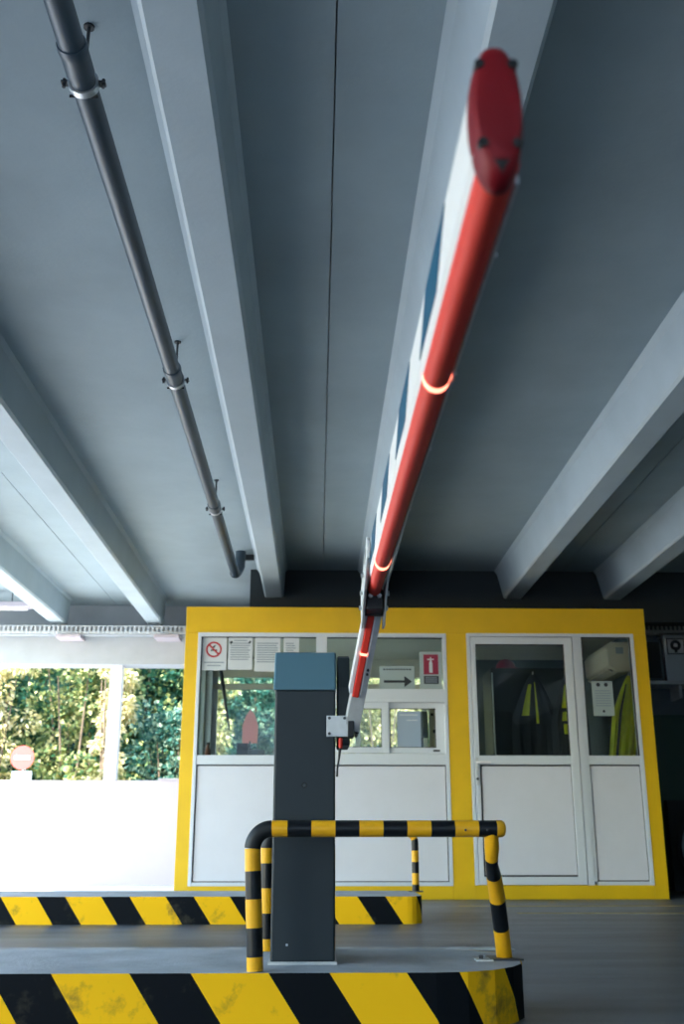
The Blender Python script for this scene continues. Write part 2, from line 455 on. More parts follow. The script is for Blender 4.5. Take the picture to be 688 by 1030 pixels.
path = [(0.668, yb, 0.161), (0.668, yb, 0.535 - 0.06)] + arc((0.668 - 0.06, 0.535 - 0.06), 0.06, 0, math.pi / 2, 8, y=yb)[1:] + [(0.05, yb, 0.535)]
path += arc((-0.19 + 0.06, 0.535 - 0.06), 0.06, math.pi / 2, math.pi, 8, y=yb) + [(-0.19, yb, 0.161)]
MB().tube(path, 0.024, 16, u0=0.098).build('rail_hoop', M_tube, g, smooth=True)
m = MB().cyl((0.668, yb, 0.16), 0.05, 0.006, 'z', 16).build('base_plate', M_bolt, g)
rebase(g)

# ------------------------------------------------------------------ barrier cabinet
t = thing('barrier_cabinet', 'tall slate grey barrier cabinet with sloping hood coloured lighter as if lit', 'barrier cabinet', (-0.036, 3.48, 0.15))
x0, x1 = -0.136, 0.060
m = MB().box(x0, x1, 3.34, 3.62, 0.156, 0.974); m.build('body', M_cab, t, bevel=0.006)
box('base_flange', M_plate, t, x0 - 0.006, x1 + 0.006, 3.33, 3.63, 0.15, 0.158)
hood = MB().prism([(3.334, 0.974), (3.626, 0.974), (3.626, 1.105), (3.43, 1.113), (3.405, 1.108)], 'x', x0 - 0.006, x1 + 0.003)
hd = hood.build('hood', M_hood_lit, t, bevel=0.006)
lk = MB().cyl((-0.038, 3.336, 0.673), 0.010, 0.006, 'y', 16).build('lock', M_black, t)
MB().cyl((-0.038, 3.334, 0.673), 0.005, 0.004, 'y', 10).build('key_hole', M_bolt, lk)
MB().cyl((-0.086, 3.337, 0.205), 0.004, 0.004, 'y', 8).build('drain_plug', M_metal, t)
sh = MB().prism([(3.36, 0.80), (3.56, 0.80), (3.56, 1.06), (3.43, 1.100), (3.40, 1.09), (3.36, 0.985)], 'x', x1 + 0.008, x1 + 0.048)
sh.build('drive_cover', M_cab, t, bevel=0.004)
MB().cyl((x1, 3.46, 0.87), 0.03, 0.04, 'x', 18).build('drive_shaft', M_metal, t, smooth=True)
rebase(t)

# ------------------------------------------------------------------ barrier arm (articulated)
t = thing('boom_barrier', 'raised articulated barrier arm with red rubber edge and blue tape', 'barrier arm', (0.1, 3.3, 0.82))
# mounting plate
box('mounting_plate', M_plate, t, 0.031, 0.098, 3.268, 3.280, 0.819, 0.884, 0.001)
for bx_, bz in ((0.040, 0.876), (0.040, 0.828), (0.088, 0.876)):
    MB().cyl((bx_, 3.262, bz), 0.005, 0.008, 'y', 6).build('plate_bolt', M_bolt, t)
box('mounting_bracket', M_black, t, 0.099, 0.118, 3.262, 3.33, 0.818, 0.884, 0.002)
box('bracket_side', M_black, t, 0.124, 0.134, 3.285, 3.42, 0.83, 0.89, 0.002)
box('bracket_spacer', M_bolt, t, 0.064, 0.126, 3.33, 3.358, 0.84, 0.88, 0.002)
# lower section: a channel from the bracket up to the knuckle
A = Vector((0.100, 3.292, 0.845)); B = Vector((0.166, 3.085, 1.185))
ax = (B - A).normalized()
sx = Vector((1, 0, 0)); sx = (sx - ax * sx.dot(ax)).normalized()
fy = ax.cross(sx).normalized()
if fy.y > 0: fy = -fy
def obox(mb, o, L0, L1, s0, s1, f0, f1, lo=0.0, hi=0.0):
    v = [o + ax * (l_ + (lo if l_ == L0 else hi)) + sx * s_ + fy * f_ for f_ in (f0, f1) for s_ in (s0, s1) for l_ in (L0, L1)]
    return mb.add(v, [(0, 1, 3, 2), (4, 6, 7, 5), (0, 4, 5, 1), (2, 3, 7, 6), (0, 2, 6, 4), (1, 5, 7, 3)])
L = (B - A).length
obox(MB(), A, 0.0, L, -0.012, 0.034, -0.045, 0.014).build('lower_channel', M_plate, t, bevel=0.002)
obox(MB(), A, 0.13, L - 0.01, -0.021, -0.012, -0.04, 0.020).build('lower_white_edge', M_white, t)
obox(MB(), A, 0.12, L - 0.01, -0.010, 0.011, 0.014, 0.026).build('lower_red_edge', M_red, t, bevel=0.004)
obox(MB(), A, 0.13, L - 0.01, 0.0125, 0.017, 0.014, 0.022).build('lower_white_bead', M_white, t)
obox(MB(), A, 0.262, 0.270, -0.0105, 0.0115, 0.0141, 0.0268).build('lower_led', M_led, t)
for dl in (0.20, 0.214):
    c = A + ax * dl + sx * 0.024 + fy * 0.013
    mb = MB(); mb.tube([c, c + fy * 0.008], 0.004, 8); mb.build('channel_bolt', M_bolt, t)
# upper boom
def zb(y): return 1.152 + (y - 0.85) * (0.078 / 2.2)          # top of the rubber edge
def xcen(y): return 0.172 - (y - 0.85) * (0.004 / 2.2)
Y0, Y1 = 0.84, 2.98
hw, HT = 0.0235, 0.105
def section(y, pts): return [(xcen(y) + px, y, zb(y) + pz) for px, pz in pts]
def loft(m, pts, ys):
    n = len(pts); v = []; f = []
    for y in ys: v += section(y, pts)
    for i in range(len(ys) - 1):
        for k in range(n): f.append((i * n + k, i * n + (k + 1) % n, (i + 1) * n + (k + 1) % n, (i + 1) * n + k))
    f.append(tuple(range(n))); f.append(tuple((len(ys) - 1) * n + k for k in range(n)))
    return m.add(v, f)
prof = [(-hw * 0.75, 0.0), (hw * 0.75, 0.0), (hw, 0.008)]
prof += [(hw, HT - 0.02)] + [(hw * math.cos(a), HT - 0.02 + 0.02 * math.sin(a)) for a in (R(30), R(60), R(90), R(120), R(150))] + [(-hw, HT - 0.02), (-hw, 0.008)]
loft(MB(), prof, (Y0, Y1)).build('boom_profile', M_white, t)
rub = [(hw * 0.86 * math.cos(a) + 0.002, -0.023 * math.sin(a)) for a in [R(180 * k / 12) for k in range(13)]]
rub = [(hw * 0.86 + 0.002, 0.004)] + rub + [(-hw * 0.86 + 0.002, 0.004)]
loft(MB(), rub, (Y0, Y1)).build('rubber_edge', M_red, t, smooth=True)
rub2 = [(p[0] * 1.02, p[1] * 1.03) for p in rub]
for yl in (1.36, 2.58):
    loft(MB(), rub2, (yl, yl + 0.012 * yl)).build('led_lamp', M_led, t, smooth=True)
m = MB(); 
loft(m, [(hw + 0.0005, -0.004), (hw + 0.004, -0.004), (hw + 0.004, 0.006), (hw + 0.0005, 0.006)], (Y0 + 0.03, Y1))
m.build('edge_bead', M_plate, t)
m = MB()
for yk in (1.02, 1.36, 1.7, 2.1, 2.5):
    m.cyl((xcen(yk) + hw + 0.003, yk, zb(yk) + 0.002), 0.003, 0.005, 'x', 8)
    m.build('bead_screw', M_plate, t); m = MB()
for ys in (1.04, 1.50, 1.96, 2.42, 2.84):
    for sd in (-1, 1):
        m = MB(); e = 0.0012
        ln_ = 0.21 if ys < 2.8 else 0.10
        q = []
        for off in (0, e):
            for (yy, zz) in ((ys + 0.10, 0.018), (ys + 0.10 + ln_, 0.018), (ys + ln_, HT - 0.022), (ys, HT - 0.022)):
                q.append((xcen(yy) + sd * (hw + off), yy, zb(yy) + zz))
        m.add(q, [(0, 1, 2, 3), (4, 5, 6, 7), (0, 1, 5, 4), (1, 2, 6, 5), (2, 3, 7, 6), (3, 0, 4, 7)])
        m.build('blue_tape', M_blue, t)
# end cap: rounded oval block closing the boom
m = MB(); rings = []
cw, chh, cz = 0.0265, 0.081, 0.052
N = 28
levels = [(0.014, 0.95), (0.008, 1.0), (0.0, 1.0), (-0.012, 0.97), (-0.019, 0.90), (-0.022, 0.80)]
v = []
for dy, s_ in levels:
    for k in range(N):
        a = 2 * math.pi * k / N
        ca, sa = math.cos(a), math.sin(a)
        px = cw * s_ * (abs(ca) ** 0.85) * (1 if ca >= 0 else -1)
        pz = (chh * s_ - (1 - s_) * 0.01) * sa
        v.append((xcen(Y0) + px, Y0 + dy, zb(Y0) + cz + pz - 0.0035))
f = []
for i in range(len(levels) - 1):
    for k in range(N): f.append((i * N + k, i * N + (k + 1) % N, (i + 1) * N + (k + 1) % N, (i + 1) * N + k))
f.append(tuple(range(N))); f.append(tuple((len(levels) - 1) * N + k for k in range(N)))
m.add(v, f)
cap = m.build('end_cap', M_cap, t, smooth=True)
for px, pz in ((-0.0165, 0.046), (0.0165, 0.046), (-0.0165, -0.046), (0.0165, -0.046)):
    MB().cyl((xcen(Y0) + px, Y0 - 0.0235, zb(Y0) + cz + pz), 0.0052, 0.012, 'y', 12).build('cap_screw', M_black, cap)
MB().prism([(xcen(Y0) - 0.008, zb(Y0) + cz - 0.064), (xcen(Y0) + 0.008, zb(Y0) + cz - 0.064), (xcen(Y0) + 0.001, zb(Y0) + cz - 0.077)], 'y', Y0 - 0.022, Y0 - 0.010).build('drain_notch', M_black, cap)
# knuckle: two side plates, hinge block and bolts
def side_plate(x, th, y0, y1, name):
    z0, z1 = 1.13, 1.30
    MB().prism([(y1, z0), (y1 + 0.015, z0 + 0.06), (y1, 1.25), (y0, 1.315), (y0 - 0.02, 1.30), (y0 - 0.02, 1.25), (y1 - 0.12, 1.17), (y1 - 0.05, z0)], 'x', x, x + th).build(name, M_plate, t, bevel=0.001)
side_plate(0.1345, 0.008, 2.72, 3.10, 'knuckle_plate')
side_plate(0.2000, 0.006, 2.84, 3.10, 'knuckle_plate')
MB().cyl((0.144, 3.05, 1.185), 0.024, 0.055, 'x', 18).build('hinge_barrel', M_black, t, smooth=True)
box('hinge_block', M_black, t, 0.146, 0.196, 2.97, 3.06, 1.165, 1.30, 0.004)
for yk, zk in ((3.05, 1.185), (2.98, 1.215), (2.9, 1.25)):
    MB().cyl((0.1265, yk, zk), 0.007, 0.010, 'x', 6).build('hinge_bolt', M_metal, t)
for yk, zk in ((3.05, 1.185), (2.98, 1.215)):
    MB().cyl((0.205, yk, zk), 0.008, 0.010, 'x', 6).build('hinge_bolt', M_metal, t)
for xk in (0.158, 0.184):
    MB().cyl((xk, 2.962, 1.205), 0.007, 0.010, 'y', 6).build('hinge_bolt', M_plate, t)
MB().prism([(2.75, 1.285), (2.82, 1.262), (2.83, 1.272), (2.76, 1.295)], 'x', 0.1338, 0.1346).build('plate_slot', M_black, t)
# hanging release cord behind the plate
MB().tube([(0.078, 3.345, 0.82), (0.076, 3.345, 0.79)], 0.007, 8).build('release_knob', M_red, t, smooth=True)
MB().tube([(0.076, 3.345, 0.79), (0.072, 3.345, 0.755), (0.067, 3.345, 0.725), (0.066, 3.345, 0.70)], [0.005, 0.003, 0.003, 0.0035], 8).build('release_cord', M_black, t, smooth=True)
rebase(t)

# ------------------------------------------------------------------ overhead drain pipe
t = thing('drain_pipe', 'dark grey drain pipe hung in clamps under the ceiling', 'pipe', (-0.785, 6.0, 2.9))
PX, PZ, PR = -0.772, 2.85, 0.042
MB().tube([(PX, -4.0, PZ), (PX, 9.24, PZ)], PR, 28).build('pipe_run', M_pipe, t, smooth=True)
for yk in (0.28, 2.585, 4.87, 7.16, 9.0):
    if yk < 8:
        MB().tube([(PX, yk - 0.02, PZ), (PX, yk, PZ), (PX, yk + 0.02, PZ), (PX, yk + 0.11, PZ)], [PR * 1.09, PR * 1.17, PR * 1.10, PR * 1.09], 28).build('socket', M_pipe, t, smooth=True)
    else:
        continue
for yk in (0.44, 2.745, 5.01, 7.275):
    cl = MB()
    n = 28; v = []; f = []
    for k in range(n):
        a = 2 * math.pi * k / n
        for rr, yy in ((PR * 1.02, -0.013), (PR * 1.20, -0.013), (PR * 1.20, 0.013), (PR * 1.02, 0.013)):
            v.append((PX + rr * math.cos(a), yk + yy, PZ + rr * math.sin(a)))
    for k in range(n):
        k2 = (k + 1) % n
        for j in range(4): f.append((k * 4 + j, k2 * 4 + j, k2 * 4 + (j + 1) % 4, k * 4 + (j + 1) % 4))
    cl.add(v, f)
    c_ = cl.build('pipe_clamp', M_metal, t, smooth=True)
    box('clamp_gasket', M_black, c_, PX - PR * 1.1, PX + PR * 1.1, yk + 0.013, yk + 0.016, PZ - PR * 1.02, PZ - PR * 0.8)
    for sd in (-1, 1):
        mm = MB().box(PX + sd * PR * 1.18, PX + sd * (PR * 1.18 + 0.022), yk - 0.012, yk + 0.012, PZ - 0.004, PZ + 0.004)
        mm.cyl((PX + sd * (PR * 1.18 + 0.014), yk, PZ - 0.016), 0.006, 0.032, 'z', 8)
        mm.build('clamp_screw', M_bolt, c_)
    MB().tube([(PX, yk, PZ + PR * 1.15), (PX, yk, ZS - 0.006)], 0.006, 8).build('hanger_rod', M_bolt, c_)
    MB().cyl((PX, yk, ZS - 0.008), 0.018, 0.008, 'z', 12).build('rod_flange', M_bolt, c_)
el = [(PX, 9.22, PZ)] + [(PX + 0.035 * (1 - math.cos(a)), 9.24 + 0.08 * math.sin(a), PZ + 0.08 * (1 - math.cos(a))) for a in [R(90 * k / 6) for k in range(7)]] + [(PX + 0.04, 9.32, ZS)]
MB().tube(el, PR * 1.16, 24).build('elbow', M_pipe, t, smooth=True)
box('elbow_bracket', M_bolt, t, PX + 0.05, PX + 0.16, 9.42, 9.46, ZS - 0.05, ZS)
rebase(t)

# ------------------------------------------------------------------ cable trays
def cable_tray(label, xa, xb_, y, z0, z1):
    t = thing('cable_tray', label, 'cable tray', ((xa + xb_) / 2, y, z0))
    m = MB().box(xa, xb_, y, y + 0.14, z0, z0 + 0.004).box(xa, xb_, y, y + 0.004, z0, z0 + 0.035).box(xa, xb_, y, y + 0.004, z1 - 0.012, z1)
    m.build('channel', M_tray, t)
    m = MB(); k = 0; x = xa
    while x < xb_ - 0.03:
        m.box(x, x + 0.022, y, y + 0.004, z0 + 0.035, z1 - 0.012); x += 0.05
    o = m.build('slotted_web', M_tray, t); o['kind'] = 'stuff'
    rebase(t)
cable_tray('slotted zinc cable tray along the lintel above the opening', -4.35, -0.75, 11.25, 2.645, 2.745)
cable_tray('slotted zinc cable tray on the dark wall right of the booth', 3.05, 4.68, 11.30, 2.70, 2.80)

# ------------------------------------------------------------------ batten light
t = thing('batten_light', 'white batten tube light hung at the far left under the ceiling', 'ceiling light', (-3.6, 11.0, 2.87))
box('housing', M_wallwhite, t, -4.0, -3.13, 10.94, 11.06, 2.885, 2.95, 0.012)
MB().tube([(-3.95, 11.0, 2.873), (-3.17, 11.0, 2.873)], 0.014, 12).build('tube', M_white, t, smooth=True)
for xk in (-3.35, -3.22, -3.9):
    MB().tube([(xk, 11.0, 2.95), (xk, 11.0, ZS - 0.002)], 0.006, 8).build('suspension_rod', M_bolt, t)
rebase(t)

# ------------------------------------------------------------------ ticket booth
BX0, BX1, BY0, BY1 = -1.192, 3.003, 9.13, 11.2
t = thing('attendant_booth', 'yellow framed attendant booth with white panels and glazed front', 'booth', ((BX0 + BX1) / 2, 10.1, 0))
def P(name, m, x0, x1, z0, z1, y0=BY0, y1=BY0 + 0.08, parent=t, bevel=0.003):
    return box(name, m, parent, x0, x1, y0, y1, z0, z1, bevel)
P('fascia', M_yel, BX0, BX1, 2.265, 2.505, BY0, BY0 + 0.14)
P('corner_post', M_yel, BX0, -1.075, 0.0, 2.265, BY0, BY0 + 0.14)
P('middle_post', M_yel, 1.165, 1.352, 0.0, 2.265, BY0, BY0 + 0.14)
P('corner_post', M_yel, 2.885, BX1, 0.0, 2.265, BY0, BY0 + 0.14)
P('sill', M_yel, -1.075, 1.165, 0.0, 0.112, BY0, BY0 + 0.14)
P('sill', M_yel, 1.352, 2.885, 0.0, 0.112, BY0 + 0.002, BY0 + 0.14)
P('roof', M_dark, BX0, BX1, 2.42, 2.50, BY0 + 0.14, BY1)
P('inner_ceiling', M_cream, BX0 + 0.05, BX1 - 0.05, 2.36, 2.42, BY0 + 0.14, BY1 - 0.06)
P('inner_floor', M_wallr, BX0 + 0.05, BX1 - 0.05, 0.0, 0.06, BY0 + 0.14, BY1 - 0.06)
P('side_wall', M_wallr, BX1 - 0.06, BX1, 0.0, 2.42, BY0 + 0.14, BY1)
# left side: panel, sill and corner frames with a side window
P('side_wall', M_panel, BX0, BX0 + 0.06, 0.0, 1.12, BY0 + 0.14, BY1)
P('side_header', M_cream, BX0, BX0 + 0.06, 2.24, 2.42, BY0 + 0.14, BY1)
sf = P('side_window', M_alu, BX0, BX0 + 0.06, 1.12, 2.24, BY1 - 0.10, BY1)
for yk in (9.95, 10.45):
    P('mullion', M_alu, BX0, BX0 + 0.05, 1.12, 2.24, yk, yk + 0.05, sf)
P('glass_pane', M_glass, BX0 + 0.025, BX0 + 0.031, 1.12, 2.24, BY0 + 0.14, BY1 - 0.10, sf, 0)
# rear wall: low panel, cream header with transoms and rear windows
P('rear_wall', M_panel, BX0 + 0.06, 1.75, 0.0, 1.10, BY1 - 0.06, BY1)
P('rear_header', M_cream, BX0 + 0.06, 1.75, 2.16, 2.42, BY1 - 0.06, BY1)
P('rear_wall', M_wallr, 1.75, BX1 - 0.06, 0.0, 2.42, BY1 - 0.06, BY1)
rf = P('rear_window', M_alu, BX0 + 0.06, 1.75, 1.10, 1.15, BY1 - 0.05, BY1)
for xk in (-1.13, -0.06, 0.42, 1.15, 1.70):
    P('mullion', M_alu, xk, xk + 0.05, 1.15, 2.16, BY1 - 0.05, BY1, rf)
P('transom', M_cream, BX0 + 0.06, 1.75, 2.03, 2.09, BY1 - 0.055, BY1, rf)
P('glass_pane', M_glass, BX0 + 0.06, 1.75, 1.15, 2.16, BY1 - 0.028, BY1 - 0.022, rf, 0)
# front window unit
YF = BY0 - 0.005
fw = MB()
fx0, fx1, fz0, fz1 = -1.078, 1.168, 0.108, 2.268
fw.box(fx0, fx0 + 0.030, YF, YF + 0.09, fz0, fz1).box(fx1 - 0.030, fx1, YF, YF + 0.09, fz0, fz1)
fw.box(fx0 + 0.03, fx1 - 0.03, YF, YF + 0.09, fz1 - 0.036, fz1).box(fx0 + 0.03, fx1 - 0.03, YF, YF + 0.09, fz0, fz0 + 0.03)
fo = fw.build('front_window', M_alu, t, bevel=0.002)
P('mullion', M_alu, -0.010, 0.088, fz0 + 0.03, fz1 - 0.036, YF + 0.004, YF + 0.085, fo)
P('transom', M_alu, fx0 + 0.03, -0.010, 1.105, 1.185, YF + 0.004, YF + 0.085, fo)
P('transom', M_alu, 0.088, fx1 - 0.03, 1.105, 1.20, YF + 0.004, YF + 0.085, fo)
P('transom', M_alu, 0.088, fx1 - 0.03, 1.665, 1.765, YF + 0.004, YF + 0.085, fo)
P('gasket', M_gasket, fx0 + 0.030, fx0 + 0.036, 1.185, fz1 - 0.036, YF + 0.02, YF + 0.06, fo, 0)
P('gasket', M_gasket, fx0 + 0.030, -0.01, fz1 - 0.042, fz1 - 0.036, YF + 0.02, YF + 0.06, fo, 0)
P('gasket', M_gasket, 0.088, fx1 - 0.03, fz1 - 0.042, fz1 - 0.036, YF + 0.02, YF + 0.06, fo, 0)
P('glass_pane', M_glass, fx0 + 0.03, -0.010, 1.185, fz1 - 0.036, YF + 0.040, YF + 0.046, fo, 0)
P('glass_pane', M_glass, 0.088, fx1 - 0.03, 1.765, fz1 - 0.036, YF + 0.040, YF + 0.046, fo, 0)
def recessed_panel(par, x0, x1, z0, z1, yy=YF):
    P('panel_shadow_gap', M_gasket, x0, x1, z0, z1, yy + 0.045, yy + 0.06, par, 0)
    P('lower_panel', M_panel, x0 + 0.010, x1 - 0.010, z0 + 0.008, z1 - 0.012, yy + 0.020, yy + 0.05, par, 0.004)
recessed_panel(fo, fx0 + 0.03, -0.010, fz0 + 0.03, 1.105)
recessed_panel(fo, 0.088, fx1 - 0.03, fz0 + 0.03, 1.105)
# sliding hatch: two sashes
def sash(x0, x1, z0, z1, y, gx0, gx1, gz0, gz1):
    m = MB().box(x0, gx0, y, y + 0.03, z0, z1).box(gx1, x1, y, y + 0.03, z0, z1).box(gx0, gx1, y, y + 0.03, z0, gz0).box(gx0, gx1, y, y + 0.03, gz1, z1)
    m.build('sliding_sash', M_alu, fo, bevel=0.002)
    g_ = 0.006
    m = MB().box(gx0, gx0 + g_, y + 0.004, y + 0.02, gz0, gz1).box(gx1 - g_, gx1, y + 0.004, y + 0.02, gz0, gz1).box(gx0, gx1, y + 0.004, y + 0.02, gz0, gz0 + g_).box(gx0, gx1, y + 0.004, y + 0.02, gz1 - g_, gz1)
    m.build('sash_gasket', M_gasket, fo)
    P('glass_pane', M_glass, gx0, gx1, gz0, gz1, y + 0.012, y + 0.017, fo, 0)
sash(0.088, 0.640, 1.205, 1.665, YF + 0.010, 0.165, 0.575, 1.255, 1.592)
sash(0.600, 1.138, 1.205, 1.660, YF + 0.042, 0.650, 1.058, 1.255, 1.597)
P('hatch_track', M_alu, 0.088, 1.138, 1.645, 1.668, YF - 0.010, YF + 0.01, fo, 0.002)
P('hatch_latch', M_gasket, 1.03, 1.09, 1.222, 1.236, YF + 0.030, YF + 0.043, fo, 0.001)
# door
dx0, dx1, dz0, dz1 = 1.354, 2.885, 0.112, 2.272
dfm = MB().box(dx0, dx0 + 0.030, YF, YF + 0.09, dz0, dz1).box(dx1 - 0.03, dx1, YF, YF + 0.09, dz0, dz1).box(dx0 + 0.03, dx1 - 0.03, YF, YF + 0.09, dz1 - 0.03, dz1).box(2.318, 2.372, YF, YF + 0.09, dz0, dz1 - 0.03)
dfm.build('door_frame', M_alu, t, bevel=0.002)
a0, a1, b0, b1 = dx0 + 0.036, 2.312, dz0 + 0.004, dz1 - 0.036
gx0, gx1, gz0, gz1 = 1.432, 2.240, 1.185, 2.172
px0, px1, pz0, pz1 = 1.432, 2.245, 0.180, 1.108
dm = MB().box(a0, gx0, YF - 0.004, YF + 0.05, b0, b1).box(gx1, a1, YF - 0.004, YF + 0.05, b0, b1)
dm.box(gx0, gx1, YF - 0.004, YF + 0.05, gz1, b1).box(gx0, gx1, YF - 0.004, YF + 0.05, pz1, gz0).box(gx0, gx1, YF - 0.004, YF + 0.05, b0, pz0)
dr = dm.build('door', M_alu, t, bevel=0.003)
P('glass_pane', M_glass, gx0, gx1, gz0, gz1, YF + 0.018, YF + 0.024, dr, 0)
m = MB().box(gx0, gx0 + 0.006, YF + 0.004, YF + 0.03, gz0, gz1).box(gx1 - 0.006, gx1, YF + 0.004, YF + 0.03, gz0, gz1).box(gx0, gx1, YF + 0.004, YF + 0.03, gz0, gz0 + 0.006).box(gx0, gx1, YF + 0.004, YF + 0.03, gz1 - 0.006, gz1)
m.build('glass_gasket', M_gasket, dr)
P('panel_shadow_gap', M_gasket, px0, px1, pz0, pz1, YF + 0.03, YF + 0.045, dr, 0)
P('door_panel', M_panel, px0 + 0.018, px1 - 0.012, pz0 + 0.014, pz1 - 0.014, YF + 0.012, YF + 0.035, dr, 0.004)
P('handle_plate', M_plate, 1.392, 1.418, 0.93, 1.17, YF - 0.014, YF - 0.004, dr, 0.002)
m = MB().tube([(1.405, YF - 0.012, 1.125), (1.405, YF - 0.05, 1.125), (1.42, YF - 0.056, 1.125), (1.52, YF - 0.056, 1.122)], 0.010, 10)
m.build('door_handle', M_white, dr, smooth=True)
MB().cyl((1.405, YF - 0.022, 0.985), 0.012, 0.012, 'y', 12).build('lock_cylinder', M_bolt, dr)
# side light next to the door
sx0, sx1 = 2.372, 2.855
sm = MB().box(sx0, 2.402, YF + 0.006, YF + 0.07, dz0 + 0.03, dz1 - 0.03).box(2.402, sx1, YF + 0.006, YF + 0.07, 1.110, 1.187).box(2.402, sx1, YF + 0.006, YF + 0.07, dz0, dz0 + 0.03)
so = sm.build('side_light', M_alu, t, bevel=0.002)
P('glass_pane', M_glass, 2.402, sx1, 1.187, dz1 - 0.03, YF + 0.030, YF + 0.036, so, 0)
m = MB().box(2.402, 2.408, YF + 0.01, YF + 0.04, 1.187, 2.242).box(sx1 - 0.006, sx1, YF + 0.01, YF + 0.04, 1.187, 2.242).box(2.402, sx1, YF + 0.01, YF + 0.04, 2.236, 2.242)
m.build('glass_gasket', M_gasket, so)
recessed_panel(so, 2.402, sx1, dz0 + 0.03, 1.110)
rebase(t)

# ------------------------------------------------------------------ notices stuck on the booth glass
YG = YF + 0.0345          # just in front of the front pane
def sheet(name, label, cat, x0, x1, z0, z1, m=M_paper, y=YG, group=None):
    e = thing(name, label, cat, ((x0 + x1) / 2, y, z0), group)
    box('sheet', m, e, x0, x1, y - 0.001, y + 0.002, z0, z1)
    return e
def lines(e, name, m, rows, y=YG):
    mb = MB()
    for (x0, x1, z0, z1) in rows: mb.box(x0, x1, y - 0.0018, y - 0.001, z0, z1)
    return mb.build(name, m, e)
def ring(mb, cx, cz, r0, r1, y0, y1, n=32):
    v = []; f = []
    for k in range(n):
        a = 2 * math.pi * k / n
        for rr, yy in ((r0, y0), (r1, y0), (r1, y1), (r0, y1)): v.append((cx + rr * math.cos(a), yy, cz + rr * math.sin(a)))
    for k in range(n):
        k2 = (k + 1) % n
        for j in range(4): f.append((k * 4 + j, k2 * 4 + j, k2 * 4 + (j + 1) % 4, k * 4 + (j + 1) % 4))
    return mb.add(v, f)
e = sheet('no_smoking_sign', 'white no smoking sign with red ring stuck on booth glass', 'sign', -1.040, -0.820, 1.93, 2.226)
mb = ring(MB(), -0.935, 2.118, 0.056, 0.072, YG - 0.003, YG - 0.001)
c, s_ = math.cos(R(45)), math.sin(R(45))
q = []
for l_, w_ in ((-0.06, -0.008), (0.06, -0.008), (0.06, 0.008), (-0.06, 0.008)):
    q.append((-0.935 + l_ * c + w_ * s_, 2.118 - l_ * s_ + w_ * c))
mb.prism(q, 'y', YG - 0.003, YG - 0.001)
mb.build('prohibition_ring', M_signred, e)
mb = MB().box(-0.962, -0.905, YG - 0.0022, YG - 0.001, 2.104, 2.118).prism([(-0.955, 2.125), (-0.93, 2.135), (-0.915, 2.16), (-0.94, 2.15)], 'y', YG - 0.0022, YG - 0.001)
mb.build('cigarette_symbol', M_ink, e)
lines(e, 'print', M_print, [(-1.02, -0.84, 1.995, 2.006), (-0.99, -0.87, 1.968, 1.978)]); rebase(e)
def notice(label, x0, x1, z0, z1, head, rows):
    e = sheet('notice', label, 'notice', x0, x1, z0, z1, group='paper notices along the top of the booth window')
    rr = []; z = z1 - 0.045
    if head: rr.append((x0 + 0.05, x1 - 0.05, z1 - 0.03, z1 - 0.02))
    for k in range(rows):
        rr.append((x0 + 0.02, x1 - 0.02 - 0.03 * random.random(), z - 0.010, z)); z -= 0.021
    lines(e, 'print', M_print, rr)
    return e
e = notice('paper notice with crest heading beside the no smoking sign', -0.805, -0.585, 1.935, 2.226, True, 8)
mb = MB()
mb.prism([(-0.785, 2.165), (-0.765, 2.185), (-0.775, 2.198), (-0.795, 2.185)], 'y', YG - 0.0024, YG - 0.001)
mb.prism([(-0.615, 2.17), (-0.598, 2.19), (-0.61, 2.2), (-0.625, 2.185)], 'y', YG - 0.0024, YG - 0.001)
mb.build('crest', M_ink, e); rebase(e)
e = notice('closely printed paper notice, third sheet from the left on booth glass', -0.565, -0.335, 1.920, 2.226, False, 9); rebase(e)
e = notice('shorter printed notice beside the glass mullion above the cabinet', -0.305, -0.165, 2.075, 2.226, False, 5); rebase(e)

e = sheet('arrow_sign', 'pale sign with black arrow pointing right above the hatch', 'sign', 0.562, 0.878, 1.768, 1.975, M_signglass)
mb = MB().box(0.600, 0.790, YG - 0.0025, YG - 0.001, 1.824, 1.846).prism([(0.785, 1.785), (0.855, 1.835), (0.785, 1.885)], 'y', YG - 0.0025, YG - 0.001)
mb.build('arrow', M_ink, e)
lines(e, 'print', M_ink, [(0.595 + 0.026 * k, 0.595 + 0.026 * k + 0.018, 1.938, 1.950) for k in range(10)]); rebase(e)
e = sheet('extinguisher_sign', 'white fire extinguisher sign with dark red pictogram', 'sign', 0.925, 1.125, 1.770, 2.105, M_signglass)
box('red_field', M_crimson, e, 0.962, 1.095, YG - 0.003, YG - 0.001, 1.900, 2.080)
mb = MB().box(1.012, 1.042, YG - 0.005, YG - 0.003, 1.915, 2.0).prism([(1.012, 2.0), (1.042, 2.0), (1.034, 2.025), (1.02, 2.025)], 'y', YG - 0.005, YG - 0.003)
mb.box(0.995, 1.055, YG - 0.005, YG - 0.003, 2.03, 2.04).box(1.022, 1.032, YG - 0.005, YG - 0.003, 2.025, 2.055)
mb.build('extinguisher_symbol', M_paper, e)
box('black_field', M_ink, e, 0.962, 1.095, YG - 0.003, YG - 0.001, 1.815, 1.885)
mb = MB()
for k in range(3): mb.box(0.975, 1.082, YG - 0.0045, YG - 0.003, 1.828 + 0.018 * k, 1.836 + 0.018 * k)
mb.build('print', M_print, e); rebase(e)
